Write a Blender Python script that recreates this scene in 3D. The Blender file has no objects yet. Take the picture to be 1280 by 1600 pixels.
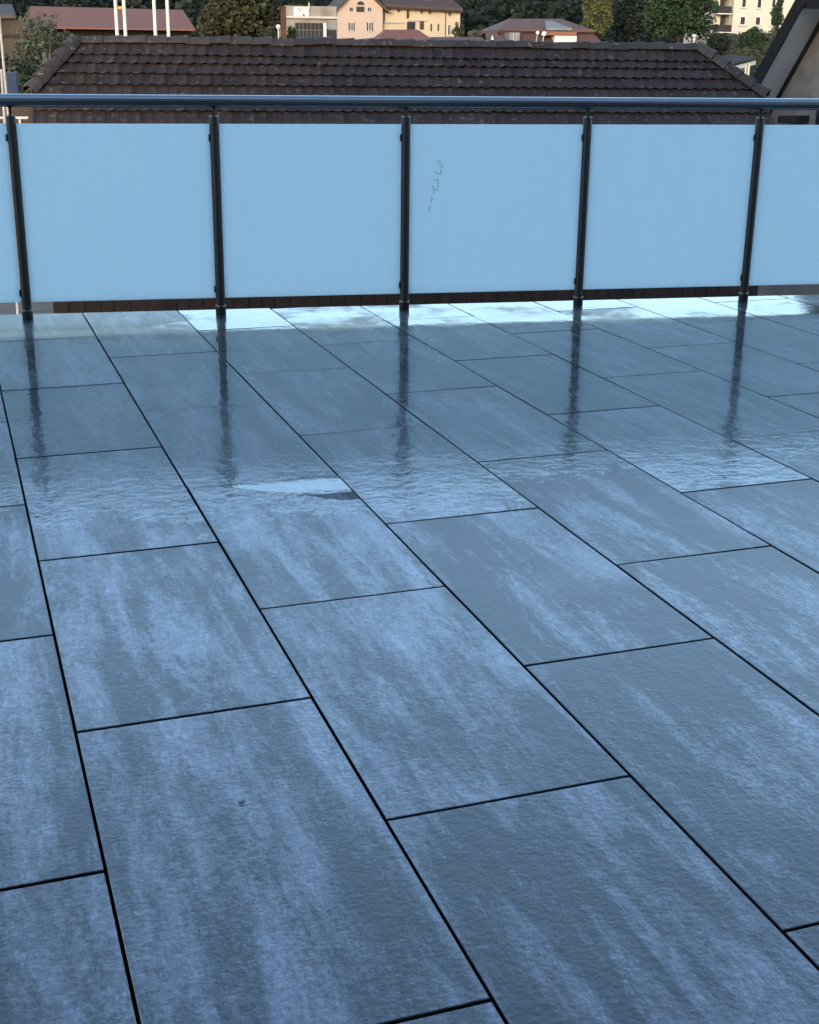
import bpy, math, random
from math import radians as R, sin, cos, tan, pi
from mathutils import Vector, Matrix

random.seed(7)
S = bpy.context.scene
COL = S.collection

# ------------------------------------------------------------------ camera
CAM = Vector((0.0, 0.0, 1.306))
PITCH, ROLL, YAW, FPX = R(19.123), R(0.645), R(11.46), 2037.8
fwd = Vector((sin(YAW) * cos(PITCH), cos(YAW) * cos(PITCH), -sin(PITCH)))
rt0 = Vector((cos(YAW), -sin(YAW), 0))
up0 = rt0.cross(fwd)
RT = cos(ROLL) * rt0 + sin(ROLL) * up0
UP = -sin(ROLL) * rt0 + cos(ROLL) * up0
cam = bpy.data.cameras.new("camera")
cam.sensor_fit = 'VERTICAL'
cam.sensor_height = 24.0
cam.lens = FPX / 1600 * 24.0
cam.clip_end = 3000
cam.clip_start = 0.05
co = bpy.data.objects.new("camera", cam)
COL.objects.link(co)
M3 = Matrix((RT, UP, -fwd)).transposed()
co.matrix_world = Matrix.Translation(CAM) @ M3.to_4x4()
S.camera = co


def ray(px, py):
    return fwd + RT * ((px - 640) / FPX) - UP * ((py - 800) / FPX)


def at(px, py, Y):
    d = ray(px, py)
    return CAM + d * (Y / d.y)


def at_plane(px, py, P, n):
    d = ray(px, py)
    return CAM + d * ((P - CAM).dot(n) / d.dot(n))


# ------------------------------------------------------------------ world, sun, exposure
SUN_EL, SUN_AZ = R(9), R(205)          # low sun behind the camera, azimuth clockwise from +Y
W = bpy.data.worlds.new("World")
S.world = W
W.use_nodes = True
wn = W.node_tree.nodes
sky = wn.new('ShaderNodeTexSky')
sky.sky_type = 'NISHITA'
sky.sun_disc = False
sky.sun_elevation = SUN_EL
sky.sun_rotation = SUN_AZ
sky.altitude = 400
sky.air_density = 1.0
sky.dust_density = 2.4
sky.ozone_density = 1.8
bg = wn['Background']
bg.inputs['Strength'].default_value = 0.15
W.node_tree.links.new(sky.outputs[0], bg.inputs[0])
sun = bpy.data.lights.new("sun", 'SUN')
sun.energy = 0.5
sun.angle = R(12)
sun.color = (1.0, 0.85, 0.72)
so = bpy.data.objects.new("sun", sun)
COL.objects.link(so)
sd = Vector((sin(SUN_AZ) * cos(SUN_EL), cos(SUN_AZ) * cos(SUN_EL), sin(SUN_EL)))
so.rotation_euler = sd.to_track_quat('Z', 'Y').to_euler()
S.view_settings.view_transform = 'Standard'
S.view_settings.look = 'None'
S.view_settings.gamma = 1
S.view_settings.use_curve_mapping = False
S.view_settings.exposure = 2.4


# ------------------------------------------------------------------ materials
class NT:
    def __init__(s, name):
        s.m = bpy.data.materials.new(name)
        s.m.use_nodes = True
        s.t = s.m.node_tree
        s.b = s.t.nodes['Principled BSDF']
        s.out = s.t.nodes['Material Output']

    def n(s, typ, **kw):
        nd = s.t.nodes.new(typ)
        for k, v in kw.items():
            setattr(nd, k, v)
        return nd

    def set(s, sock, v):
        if isinstance(v, bpy.types.NodeSocket):
            s.t.links.new(v, sock)
        elif v is not None:
            sock.default_value = v

    def math(s, op, a, b=None, c=None, clamp=False):
        nd = s.n('ShaderNodeMath', operation=op, use_clamp=clamp)
        for i, v in enumerate((a, b, c)):
            s.set(nd.inputs[i], v)
        return nd.outputs[0]

    def vmath(s, op, a, b=None):
        nd = s.n('ShaderNodeVectorMath', operation=op)
        s.set(nd.inputs[0], a)
        s.set(nd.inputs[1], b)
        return nd.outputs[0]

    def noise(s, vec, scale, detail=4, rough=0.55, w=None, dist=0.0):
        nd = s.n('ShaderNodeTexNoise')
        if w is not None:
            nd.noise_dimensions = '4D'
            s.set(nd.inputs['W'], w)
        s.set(nd.inputs['Vector'], vec)
        nd.inputs['Scale'].default_value = scale
        nd.inputs['Detail'].default_value = detail
        nd.inputs['Roughness'].default_value = rough
        nd.inputs['Distortion'].default_value = dist
        return nd.outputs['Fac']

    def remap(s, v, a, b, c=0.0, d=1.0, smooth=False):
        nd = s.n('ShaderNodeMapRange')
        if smooth:
            nd.interpolation_type = 'SMOOTHSTEP'
        s.set(nd.inputs[0], v)
        for i, x in enumerate((a, b, c, d)):
            s.set(nd.inputs[i + 1], x)
        return nd.outputs[0]

    def mix(s, f, a, b):
        nd = s.n('ShaderNodeMix', data_type='RGBA')
        s.set(nd.inputs[0], f)
        s.set(nd.inputs[6], a if isinstance(a, bpy.types.NodeSocket) else (*a, 1))
        s.set(nd.inputs[7], b if isinstance(b, bpy.types.NodeSocket) else (*b, 1))
        return nd.outputs[2]

    def bump(s, h, strength, dist, normal=None):
        nd = s.n('ShaderNodeBump')
        nd.inputs['Strength'].default_value = strength
        nd.inputs['Distance'].default_value = dist
        s.set(nd.inputs['Height'], h)
        if normal is not None:
            s.set(nd.inputs['Normal'], normal)
        return nd.outputs[0]

    def p(s, **kw):
        for k, v in kw.items():
            k = k.replace('_', ' ').title().replace('Ior', 'IOR')
            s.set(s.b.inputs[k], v)

    @property
    def rand(s):
        return s.n('ShaderNodeObjectInfo').outputs['Random']

    @property
    def island(s):
        return s.n('ShaderNodeNewGeometry').outputs['Random Per Island']

    @property
    def obj(s):
        return s.n('ShaderNodeTexCoord').outputs['Object']

    @property
    def pos(s):
        return s.n('ShaderNodeNewGeometry').outputs['Position']


def rgb(r, g, b):
    return (r, g, b)


def simple(name, c, rough=0.7, var=0.25, scale=3.0, metal=0.0, bump=0.0, spec=0.2):
    t = NT(name)
    n = t.noise(t.pos, scale, 5, 0.6)
    lo = tuple(x * (1 - var) for x in c)
    hi = tuple(min(1, x * (1 + var)) for x in c)
    t.p(base_color=t.mix(t.remap(n, 0.3, 0.7), lo, hi), roughness=rough, metallic=metal)
    t.b.inputs['Specular IOR Level'].default_value = spec
    if bump:
        t.p(normal=t.bump(t.noise(t.pos, scale * 6, 4), 0.5, bump))
    return t.m


def mat_deck_tile():
    t = NT("wet_slate_tile")
    rnd = t.math('MULTIPLY', t.rand, 97.0)
    o = t.obj
    # streaks along the tile's length, slightly slanted, broken up by clouds and specks
    mp = t.n('ShaderNodeMapping')
    t.set(mp.inputs['Vector'], o)
    mp.inputs['Rotation'].default_value = (0, 0, R(7))
    mp.inputs['Scale'].default_value = (5.5, 0.9, 1)
    st = t.noise(mp.outputs[0], 1.7, 7, 0.62, rnd, 0.5)
    mp2 = t.n('ShaderNodeMapping')
    t.set(mp2.inputs['Vector'], o)
    mp2.inputs['Rotation'].default_value = (0, 0, R(3))
    mp2.inputs['Scale'].default_value = (17.0, 3.6, 1)
    st2 = t.noise(mp2.outputs[0], 1.6, 6, 0.72, t.math('ADD', rnd, 31.0), 0.7)
    cloud = t.noise(o, 4.2, 7, 0.68, rnd)
    mp4 = t.n('ShaderNodeMapping')
    t.set(mp4.inputs['Vector'], o)
    mp4.inputs['Scale'].default_value = (1.7, 1.0, 1)
    grain = t.noise(mp4.outputs[0], 48, 5, 0.75, rnd)
    # speckled, chalky zones
    chalk = t.math('MULTIPLY', t.remap(cloud, 0.50, 0.66), t.remap(grain, 0.46, 0.66))
    v = t.math('ADD', t.math('MULTIPLY', st, 1.25), t.math('MULTIPLY', st2, 0.55))
    v = t.math('ADD', v, t.math('MULTIPLY', cloud, 0.35))
    v = t.math('ADD', v, t.math('MULTIPLY', grain, 0.45))
    v = t.math('ADD', v, t.math('MULTIPLY', chalk, 0.16))
    mp5 = t.n('ShaderNodeMapping')
    t.set(mp5.inputs['Vector'], o)
    mp5.inputs['Rotation'].default_value = (0, 0, R(6))
    mp5.inputs['Scale'].default_value = (3.2, 1.0, 1)
    fl = t.noise(mp5.outputs[0], 30, 5, 0.72, t.math('ADD', rnd, 7.0), 0.4)
    fleck = t.math('MULTIPLY', t.remap(fl, 0.53, 0.62), t.remap(st, 0.44, 0.60))
    pit = t.math('MULTIPLY', t.remap(fl, 0.47, 0.38), t.remap(st2, 0.56, 0.42))
    v = t.math('ADD', v, t.math('MULTIPLY', t.math('SUBTRACT', t.rand, 0.5), 0.22))
    mo = t.noise(o, 62, 6, 0.66, t.math('ADD', rnd, 3.0), 0.3)
    zone = t.remap(t.noise(mp.outputs[0], 0.9, 3, 0.5, t.math('ADD', rnd, 77.0)), 0.44, 0.60)
    mott = t.math('MULTIPLY', t.remap(mo, 0.44, 0.57), t.remap(zone, 0, 1, 0.15, 1.0))
    thin = t.math('ABSOLUTE', t.math('SUBTRACT', t.noise(mp2.outputs[0], 0.55, 6, 0.62, t.math('ADD', rnd, 19.0), 0.9), 0.5))
    scratch = t.math('MULTIPLY', t.remap(thin, 0.0, 0.022, 1.0, 0.0), t.remap(st, 0.48, 0.60))
    v = t.math('ADD', v, t.math('MULTIPLY', mott, 0.17))
    v = t.math('ADD', v, t.math('MULTIPLY', scratch, 0.16))
    g2 = t.noise(mp4.outputs[0], 130, 4, 0.7, t.math('ADD', rnd, 5.0))
    v = t.math('ADD', v, t.math('MULTIPLY', t.math('SUBTRACT', t.remap(g2, 0.40, 0.60), 0.5), 0.13))
    v = t.math('ADD', v, t.math('MULTIPLY', fleck, 0.24))
    v = t.math('SUBTRACT', v, t.math('MULTIPLY', pit, 0.14))
    band = t.remap(t.math('ADD', st, t.math('MULTIPLY', t.math('SUBTRACT', fl, 0.5), 0.10)), 0.465, 0.535)
    v = t.math('ADD', v, t.math('MULTIPLY', t.math('SUBTRACT', band, 0.5), 0.065))
    f = t.remap(v, 1.26, 1.88)
    col = t.mix(f, (0.004, 0.0045, 0.007), (0.165, 0.158, 0.205))
    # faint dark veins running down the slab
    vn = t.math('ABSOLUTE', t.math('SUBTRACT', t.noise(mp2.outputs[0], 0.42, 5, 0.6, t.math('ADD', rnd, 11.0), 0.8), 0.5))
    vein = t.math('MULTIPLY', t.remap(vn, 0.0, 0.012, 1.0, 0.0), t.remap(cloud, 0.5, 0.62))
    col = t.mix(t.math('MULTIPLY', vein, 0.25), col, (0.03, 0.035, 0.045))
    # patches of slightly warmer stone
    warm = t.remap(t.noise(o, 2.2, 3, 0.5, t.math('ADD', rnd, 50.0)), 0.55, 0.75)
    col = t.mix(t.math('MULTIPLY', warm, 0.25), col, (0.20, 0.18, 0.19))
    # standing film of rain near the railing
    sx = t.n('ShaderNodeSeparateXYZ')
    t.set(sx.inputs[0], t.pos)
    edge_n = t.noise(t.pos, 2.3, 5, 0.6)
    fine_n = t.noise(t.pos, 20, 6, 0.72)
    y = t.math('ADD', sx.outputs[1], t.math('MULTIPLY', t.math('SUBTRACT', edge_n, 0.5), 0.8))
    y = t.math('ADD', y, t.math('MULTIPLY', t.math('SUBTRACT', fine_n, 0.5), 1.1))
    y = t.math('ADD', y, t.math('MULTIPLY', t.math('SUBTRACT', t.rand, 0.5), 0.35))
    wet = t.remap(y, 3.80, 3.90, smooth=True)
    # a calm little pool left on the far corner of one slab
    tc = t.n('ShaderNodeMapping')
    t.set(tc.inputs['Vector'], t.pos)
    tc.inputs['Rotation'].default_value = (0, 0, -R(7.97))
    ts = t.n('ShaderNodeSeparateXYZ')
    t.set(ts.inputs[0], tc.outputs[0])
    px_ = t.math('SUBTRACT', ts.outputs[0], 0.149 + 1.0)        # 0 at the slab's right edge
    py_ = t.math('SUBTRACT', ts.outputs[1], 3.975)              # 0 at its far edge
    depth = t.remap(px_, -0.36, -0.06, 0.035, 0.27)
    near = t.math('ADD', t.math('ADD', py_, depth), t.math('MULTIPLY', t.math('SUBTRACT', fine_n, 0.5), 0.07))
    pool_m = t.math('MULTIPLY', t.remap(near, -0.004, 0.012), t.math('LESS_THAN', py_, 0.0))
    pool_m = t.math('MULTIPLY', pool_m, t.math('MULTIPLY', t.math('LESS_THAN', px_, 0.0), t.remap(px_, -0.40, -0.34)))
    wet = t.math('MAXIMUM', wet, pool_m)
    # relief of the stone: fine, a little wavy
    mp3 = t.n('ShaderNodeMapping')
    t.set(mp3.inputs['Vector'], o)
    mp3.inputs['Scale'].default_value = (0.8, 1.0, 1)
    rel = t.noise(mp3.outputs[0], 95, 4, 0.6, rnd)
    rel2 = t.noise(o, 26, 4, 0.6, rnd)
    h = t.math('ADD', t.math('MULTIPLY', rel, 0.6), t.math('MULTIPLY', rel2, 0.8))
    h = t.math('ADD', h, t.math('MULTIPLY', st2, 0.5))
    nb = t.bump(h, 0.65, 0.0030)
    # water ripples
    ws = t.n('ShaderNodeMapping')
    t.set(ws.inputs['Vector'], t.pos)
    ws.inputs['Scale'].default_value = (0.9, 1.0, 1)
    rp = t.math('ADD', t.noise(ws.outputs[0], 30, 3, 0.55), t.math('MULTIPLY', t.noise(ws.outputs[0], 9, 2, 0.5), 1.6))
    cn = t.n('ShaderNodeBump')
    cn.inputs['Distance'].default_value = 0.0016
    rs = t.math('ADD', t.math('POWER', t.remap(sx.outputs[1], 3.8, 6.4, 1.0, 0.0), 2.5), 0.19)
    t.set(cn.inputs['Strength'], t.math('MULTIPLY', rs, t.remap(pool_m, 0, 1, 1.0, 0.05)))
    t.set(cn.inputs['Height'], rp)
    # along the very edge the film is broken, tile by tile
    ez = t.remap(sx.outputs[1], 6.35, 6.75)
    brk = t.noise(t.pos, 3.1, 4, 0.6)
    brk = t.math('ADD', brk, t.math('MULTIPLY', t.math('SUBTRACT', t.rand, 0.5), 0.22))
    brk = t.math('ADD', brk, t.math('MULTIPLY', t.math('SUBTRACT', fine_n, 0.5), 0.35))
    brk = t.math('ADD', brk, t.remap(sx.outputs[0], -0.5, 0.45, 0.40, 0.0))
    edl = t.math('MULTIPLY', ez, t.remap(brk, 0.53, 0.70))
    ed = t.math('ADD', t.math('MULTIPLY', edl, 0.2), t.math('MULTIPLY', ez, 0.025))
    crough = t.math('ADD', t.remap(wet, 0.0, 0.8, 0.17, 0.012), ed)
    # damp skin over the whole slab, mirror smooth where the water stands
    mixn = t.n('ShaderNodeMix', data_type='VECTOR')
    t.set(mixn.inputs[0], wet)
    t.t.links.new(nb, mixn.inputs[4])
    t.t.links.new(cn.outputs[0], mixn.inputs[5])
    t.p(base_color=t.mix(t.math('MULTIPLY', wet, 0.25), col, (0.06, 0.08, 0.10)),
        roughness=t.remap(f, 0, 1, 0.42, 0.34), normal=nb, coat_weight=t.math('MULTIPLY', t.math('MAXIMUM', wet, t.remap(f, 0.0, 1.0, 0.4, 1.0)), t.math('MULTIPLY', t.remap(edl, 0, 1, 1.0, 0.3), t.remap(ez, 0, 1, 1.0, 0.68))),
        coat_roughness=crough, coat_ior=1.68, coat_normal=mixn.outputs[1])
    t.p(specular_ior_level=t.remap(wet, 0, 1, 0.6, 0.15))
    return t.m


def mat_water():
    t = NT("joint_water")
    fr = t.n('ShaderNodeFresnel')
    fr.inputs['IOR'].default_value = 1.33
    g = t.n('ShaderNodeBsdfGlossy')
    g.inputs['Roughness'].default_value = 0.04
    tr = t.n('ShaderNodeBsdfTransparent')
    mx = t.n('ShaderNodeMixShader')
    msk = t.remap(t.noise(t.pos, 6, 3, 0.5), 0.25, 0.5)
    t.set(mx.inputs[0], t.math('MULTIPLY', fr.outputs[0], msk))
    t.t.links.new(tr.outputs[0], mx.inputs[1])
    t.t.links.new(g.outputs[0], mx.inputs[2])
    t.t.links.new(mx.outputs[0], t.out.inputs[0])
    return t.m


def mat_frost():
    t = NT("frosted_glass")
    mp = t.n('ShaderNodeMapping')
    t.set(mp.inputs['Vector'], t.pos)
    mp.inputs['Scale'].default_value = (9, 1, 0.7)
    n = t.math('ADD', t.math('MULTIPLY', t.noise(mp.outputs[0], 1.6, 5, 0.6), 0.55), t.math('MULTIPLY', t.noise(t.pos, 1.1, 3, 0.5), 0.45))
    t.p(base_color=t.mix(t.remap(n, 0.35, 0.65), (0.76, 0.87, 0.925), (0.83, 0.915, 0.955)), roughness=0.33)
    t.b.inputs['Specular IOR Level'].default_value = 0.35
    tl = t.n('ShaderNodeBsdfTranslucent')
    tl.inputs['Color'].default_value = (0.84, 0.945, 0.985, 1)
    mx = t.n('ShaderNodeMixShader')
    mx.inputs[0].default_value = 0.72
    t.t.links.new(t.b.outputs[0], mx.inputs[1])
    t.t.links.new(tl.outputs[0], mx.inputs[2])
    t.t.links.new(mx.outputs[0], t.out.inputs[0])
    return t.m


def mat_roof_tile(name, lo, hi, lichen=0.35):
    t = NT(name)
    r = t.math('FRACT', t.math('ADD', t.math('MULTIPLY', t.rand, 7.31), t.island))
    n = t.noise(t.pos, 9, 5, 0.65)
    v = t.math('ADD', t.math('MULTIPLY', r, 0.4), t.math('MULTIPLY', n, 0.6))
    col = t.mix(t.remap(v, 0.15, 0.9), lo, hi)
    spot = t.remap(t.noise(t.pos, 11, 4, 0.6), 0.60, 0.70)
    col = t.mix(t.math('MULTIPLY', spot, lichen), col, (0.24, 0.235, 0.21))
    t.p(base_color=col, roughness=0.75, normal=t.bump(t.noise(t.pos, 40, 4), 0.4, 0.006))
    t.b.inputs['Specular IOR Level'].default_value = 0.3
    return t.m


def mat_leaf(name, lo, hi):
    t = NT(name)
    n = t.noise(t.pos, 0.55, 4, 0.6)
    v = t.math('ADD', t.math('MULTIPLY', t.island, 0.55), t.math('MULTIPLY', t.remap(n, 0.3, 0.7), 0.55))
    t.p(base_color=t.mix(v, lo, hi), roughness=0.7)
    t.b.inputs['Specular IOR Level'].default_value = 0.2
    return t.m


M = dict(
    tile=mat_deck_tile(), water=mat_water(), frost=mat_frost(),
    substrate=simple("dark_bedding", (0.010, 0.010, 0.012), 0.9, 0.3, 20, spec=0.05),
    metal=simple("anthracite_metal", (0.27, 0.285, 0.30), 0.15, 0.08, 9, 0.92, spec=0.5),
    joint_side=simple("dark_joint_side", (0.010, 0.010, 0.012), 0.9, 0.3, 20, spec=0.05),
    chrome=simple("steel_ring", (0.28, 0.28, 0.285), 0.4, 0.05, 9, 1.0),
    postmetal=simple("dark_post_metal", (0.026, 0.027, 0.028), 0.48, 0.10, 9, 0.0, spec=0.3),
    rubber=simple("black_rubber", (0.015, 0.015, 0.017), 0.6, 0.2, 9),
    mark=simple("grease_pencil", (0.36, 0.55, 0.66), 0.8, 0.2, 60),
    rtile=mat_roof_tile("weathered_clay_tile", (0.013, 0.009, 0.0088), (0.042, 0.029, 0.027)),
    rcap=mat_roof_tile("weathered_ridge_tile", (0.020, 0.016, 0.0155), (0.058, 0.047, 0.044), 0.7),
    rdeck=simple("roof_underlay", (0.010, 0.008, 0.008), 0.95, 0.2, 4),
    board=mat_roof_tile("dark_timber", (0.007, 0.0045, 0.004), (0.020, 0.011, 0.0095), 0.05),
    pink=simple("pink_plaster", (0.265, 0.215, 0.195), 0.9, 0.06, 0.6),
    yellow=simple("yellow_plaster", (0.28, 0.24, 0.185), 0.9, 0.07, 0.6),
    cream=simple("cream_plaster", (0.32, 0.31, 0.285), 0.9, 0.06, 0.5),
    white=simple("white_paint", (0.40, 0.40, 0.395), 0.7, 0.05, 1.5),
    concrete=simple("stained_concrete", (0.15, 0.142, 0.135), 0.9, 0.45, 0.35),
    greywall=simple("grey_render", (0.27, 0.27, 0.28), 0.9, 0.12, 1.2, bump=0.01),
    stucco=simple("brown_grey_stucco", (0.18, 0.168, 0.162), 0.95, 0.25, 2.5, bump=0.02),
    soffit=simple("grey_soffit_paint", (0.27, 0.29, 0.33), 0.8, 0.12, 0.9),
    slatewood=simple("black_grey_wood", (0.010, 0.0105, 0.012), 0.8, 0.35, 6),
    mullion=simple("dull_mullion_steel", (0.06, 0.06, 0.062), 0.6, 0.2, 3),
    darkwood=simple("dark_brown_wood", (0.022, 0.014, 0.013), 0.8, 0.35, 6),
    redroof=mat_roof_tile("red_brown_roof", (0.095, 0.040, 0.029), (0.14, 0.064, 0.048), 0.1),
    brownroof=mat_roof_tile("brown_roof", (0.045, 0.026, 0.022), (0.085, 0.049, 0.040), 0.15),
    plumroof=mat_roof_tile("plum_roof", (0.028, 0.021, 0.023), (0.052, 0.037, 0.038), 0.1),
    slate=simple("grey_sheet_metal", (0.11, 0.115, 0.125), 0.5, 0.2, 1.5),
    darkglass=simple("dark_window_glass", (0.012, 0.014, 0.020), 0.3, 0.2, 1.0, spec=0.12),
    shutter=simple("dark_shutter", (0.020, 0.016, 0.021), 0.7, 0.2, 3),
    rust=simple("rusty_brown_steel", (0.045, 0.022, 0.017), 0.85, 0.4, 1.5),
    orange=simple("orange_paint", (0.50, 0.22, 0.06), 0.6, 0.1, 3),
    blue=simple("blue_paint", (0.011, 0.022, 0.06), 0.6, 0.2, 2),
    tanwall=simple("tan_wall", (0.036, 0.031, 0.027), 0.95, 0.35, 0.5),
    asphalt=simple("pale_asphalt", (0.105, 0.090, 0.078), 0.95, 0.25, 0.8),
    grass=simple("rough_grass", (0.016, 0.020, 0.013), 0.95, 0.4, 0.15),
    earth=simple("brown_bank", (0.020, 0.018, 0.012), 0.95, 0.35, 0.3),
    bark=simple("bark", (0.055, 0.045, 0.038), 0.95, 0.3, 2),
    palebark=simple("pale_bark", (0.16, 0.16, 0.145), 0.9, 0.3, 2),
    leaf_olive=mat_leaf("olive_leaves", (0.009, 0.011, 0.006), (0.037, 0.040, 0.022)),
    leaf_green=mat_leaf("green_leaves", (0.005, 0.011, 0.007), (0.021, 0.043, 0.020)),
    leaf_bright=mat_leaf("yellow_green_leaves", (0.015, 0.021, 0.010), (0.070, 0.085, 0.036)),
    leaf_dark=mat_leaf("dark_needles", (0.003, 0.006, 0.0055), (0.011, 0.019, 0.015)),
    leaf_grey=mat_leaf("grey_green_leaves", (0.022, 0.028, 0.020), (0.060, 0.074, 0.050)),
)


# ------------------------------------------------------------------ mesh helpers
def prop(o, label=None, cat=None, group=None, kind=None):
    for k, v in (('label', label), ('category', cat), ('group', group), ('kind', kind)):
        if v:
            o[k] = v
    return o


def empty(name, loc, label, cat, group=None, rz=0.0):
    o = bpy.data.objects.new(name, None)
    o.empty_display_size = 0.2
    o.location = loc
    o.rotation_euler = (0, 0, rz)
    COL.objects.link(o)
    return prop(o, label, cat, group)


class MB:
    def __init__(s):
        s.v, s.f = [], []

    def poly(s, pts, faces):
        b = len(s.v)
        s.v += [tuple(p) for p in pts]
        s.f += [tuple(i + b for i in f) for f in faces]
        return s

    def box(s, x0, y0, z0, x1, y1, z1):
        x0, x1 = min(x0, x1), max(x0, x1)
        y0, y1 = min(y0, y1), max(y0, y1)
        z0, z1 = min(z0, z1), max(z0, z1)
        return s.poly([(x0, y0, z0), (x1, y0, z0), (x1, y1, z0), (x0, y1, z0), (x0, y0, z1), (x1, y0, z1), (x1, y1, z1), (x0, y1, z1)],
                      [(3, 2, 1, 0), (4, 5, 6, 7), (0, 1, 5, 4), (1, 2, 6, 5), (2, 3, 7, 6), (3, 0, 4, 7)])

    def slab(s, quad, off):
        """a polygon given a thickness along off"""
        n = len(quad)
        a = [Vector(p) for p in quad]
        b = [p + Vector(off) for p in a]
        fs = [tuple(range(n)), tuple(reversed(range(n, 2 * n)))]
        fs += [(i, i + n, (i + 1) % n + n, (i + 1) % n) for i in range(n)]
        return s.poly(a + b, fs)

    def tube(s, p0, p1, r0, r1=None, n=16, caps=True):
        p0, p1 = Vector(p0), Vector(p1)
        r1 = r0 if r1 is None else r1
        d = (p1 - p0).normalized()
        u = d.orthogonal().normalized()
        w = d.cross(u)
        pts = []
        for p, r in ((p0, r0), (p1, r1)):
            pts += [p + (u * cos(2 * pi * i / n) + w * sin(2 * pi * i / n)) * r for i in range(n)]
        fs = [(i, (i + 1) % n, (i + 1) % n + n, i + n) for i in range(n)]
        if caps:
            fs += [tuple(reversed(range(n))), tuple(range(n, 2 * n))]
        return s.poly(pts, fs)

    def lathe(s, prof, c=(0, 0, 0), n=24):
        pts, fs = [], []
        for r, z in prof:
            pts += [(c[0] + r * cos(2 * pi * i / n), c[1] + r * sin(2 * pi * i / n), c[2] + z) for i in range(n)]
        for k in range(len(prof) - 1):
            for i in range(n):
                j = (i + 1) % n
                fs.append((k * n + i, k * n + j, (k + 1) * n + j, (k + 1) * n + i))
        fs.append(tuple(reversed(range(n))))
        fs.append(tuple(range((len(prof) - 1) * n, len(prof) * n)))
        return s.poly(pts, fs)

    def build(s, name, mat, parent=None, smooth=False, loc=None, bevel=0.0, kind=None):
        me = bpy.data.meshes.new(name)
        me.from_pydata(s.v, [], s.f)
        me.validate()
        me.materials.append(mat)
        if smooth:
            me.shade_smooth()
            me.set_sharp_from_angle(angle=R(40))
        o = bpy.data.objects.new(name, me)
        COL.objects.link(o)
        if parent:
            o.parent = parent
        if loc is not None:
            o.location = loc
        if bevel:
            b = o.modifiers.new("bevel", 'BEVEL')
            b.width = bevel
            b.segments = 2
            b.limit_method = 'ANGLE'
        if kind:
            o['kind'] = kind
        return o


def link_copy(o, name, parent, loc=None, rot=None, scale=None):
    c = o.copy()
    c.name = name
    COL.objects.link(c)
    c.parent = parent
    if loc is not None:
        c.location = loc
    if rot is not None:
        c.rotation_euler = rot
    if scale is not None:
        c.scale = scale
    return c


# ================================================================== SETTING
def tz(y):
    pts = [(-50, -5), (60, -5), (180, -0.5), (230, 3), (330, 21), (700, 24)]
    for (a, za), (b, zb) in zip(pts, pts[1:]):
        if y <= b:
            return za + (zb - za) * (y - a) / (b - a)
    return pts[-1][1]


g = MB()
ys = [-40, 0, 30, 60]
xs = [-700, -200, 0, 200, 700]
for n_, yl, m_ in (("ground", [-40, 0, 30, 60], 'asphalt'), ("hillside", [60, 90, 120, 150, 180, 205, 230, 260, 295, 330, 450, 700], 'grass')):
    g = MB()
    pts = [(x, y, tz(y)) for y in yl for x in xs]
    k = len(xs)
    g.poly(pts, [(j * k + i, j * k + i + 1, (j + 1) * k + i + 1, (j + 1) * k + i) for j in range(len(yl) - 1) for i in range(k - 1)])
    g.build(n_, M[m_], kind='structure')

# ------------------------------------------------------------------ terrace deck
ALPHA = R(7.97)
TW, TL, GAP = 0.5, 1.012, 0.0065
EDGE_Y = 7.195
X_OFF = 0.298 * TW
ca, sa = cos(ALPHA), sin(ALPHA)
MB().box(-11, -7, -0.40, 13, EDGE_Y - 0.012, -0.034).build("terrace_slab", M['substrate'], kind='structure')
MB().box(-11, -6.9, -5, 13, EDGE_Y - 0.15, -0.402).build("terrace_wall", M['greywall'], kind='structure')
floor = MB().box(-11, -7, -0.0335, 13, EDGE_Y - 0.015, -0.024).build("terrace_floor", M['substrate'], kind='structure')


# unseen house behind the camera, added to shade the terrace and darken the handrail
hb = MB().box(-14, -14, -5, 16, -4.0, 13.0).build("unseen_house_wall", M['greywall'], kind='structure')
MB().box(-14.6, -14.6, 13.0, 16.6, -3.3, 13.25).build("unseen_house_eave", M['darkwood'], hb)
for xa_, xb_ in ((-6, -2.5), (-1.2, 2.2), (4, 7.5)):
    for zf_ in (3.6, 6.6, 9.6):
        MB().box(xa_ + 0.8, -4.02, zf_, xb_ - 0.8, -3.97, zf_ + 1.4).build("unseen_house_window", M['darkglass'], hb)
    MB().box(xa_, -4.02, 0.05, xb_, -3.97, 2.3).build("unseen_patio_door", M['darkglass'], hb)


def tile_mesh(poly, name):
    """bevelled slab from a convex outline (tile coords, centred)"""
    n = len(poly)
    c = Vector((sum(p[0] for p in poly) / n, sum(p[1] for p in poly) / n))
    bv = 0.0016

    def inset(d):
        out = []
        for i in range(n):
            p, a, b = Vector(poly[i]), Vector(poly[i - 1]), Vector(poly[(i + 1) % n])
            e1, e2 = (p - a).normalized(), (b - p).normalized()
            n1, n2 = Vector((-e1.y, e1.x)), Vector((-e2.y, e2.x))
            m = (n1 + n2)
            m = m / max(0.3, m.dot(n1))
            out.append(p + m * d)
        return out
    p0, p1 = inset(0), inset(bv)
    pts = [(p.x, p.y, -0.02) for p in p0] + [(p.x, p.y, -bv * 0.8) for p in p0] + [(p.x, p.y, 0) for p in p1]
    fs = [tuple(range(2 * n, 3 * n))]
    for k in (0, n):
        fs += [(k + i, k + (i + 1) % n, k + n + (i + 1) % n, k + n + i) for i in range(n)]
    me = bpy.data.meshes.new(name)
    me.from_pydata(pts, [], fs)
    me.materials.append(M['tile'])
    me.materials.append(M['joint_side'])  # near-black colour for the tile's side faces
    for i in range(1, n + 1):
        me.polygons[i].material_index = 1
    return me


hw, hl = (TW - GAP) / 2, (TL - GAP) / 2
full = tile_mesh([(-hw, -hl), (hw, -hl), (hw, hl), (-hw, hl)], "tile")


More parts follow.
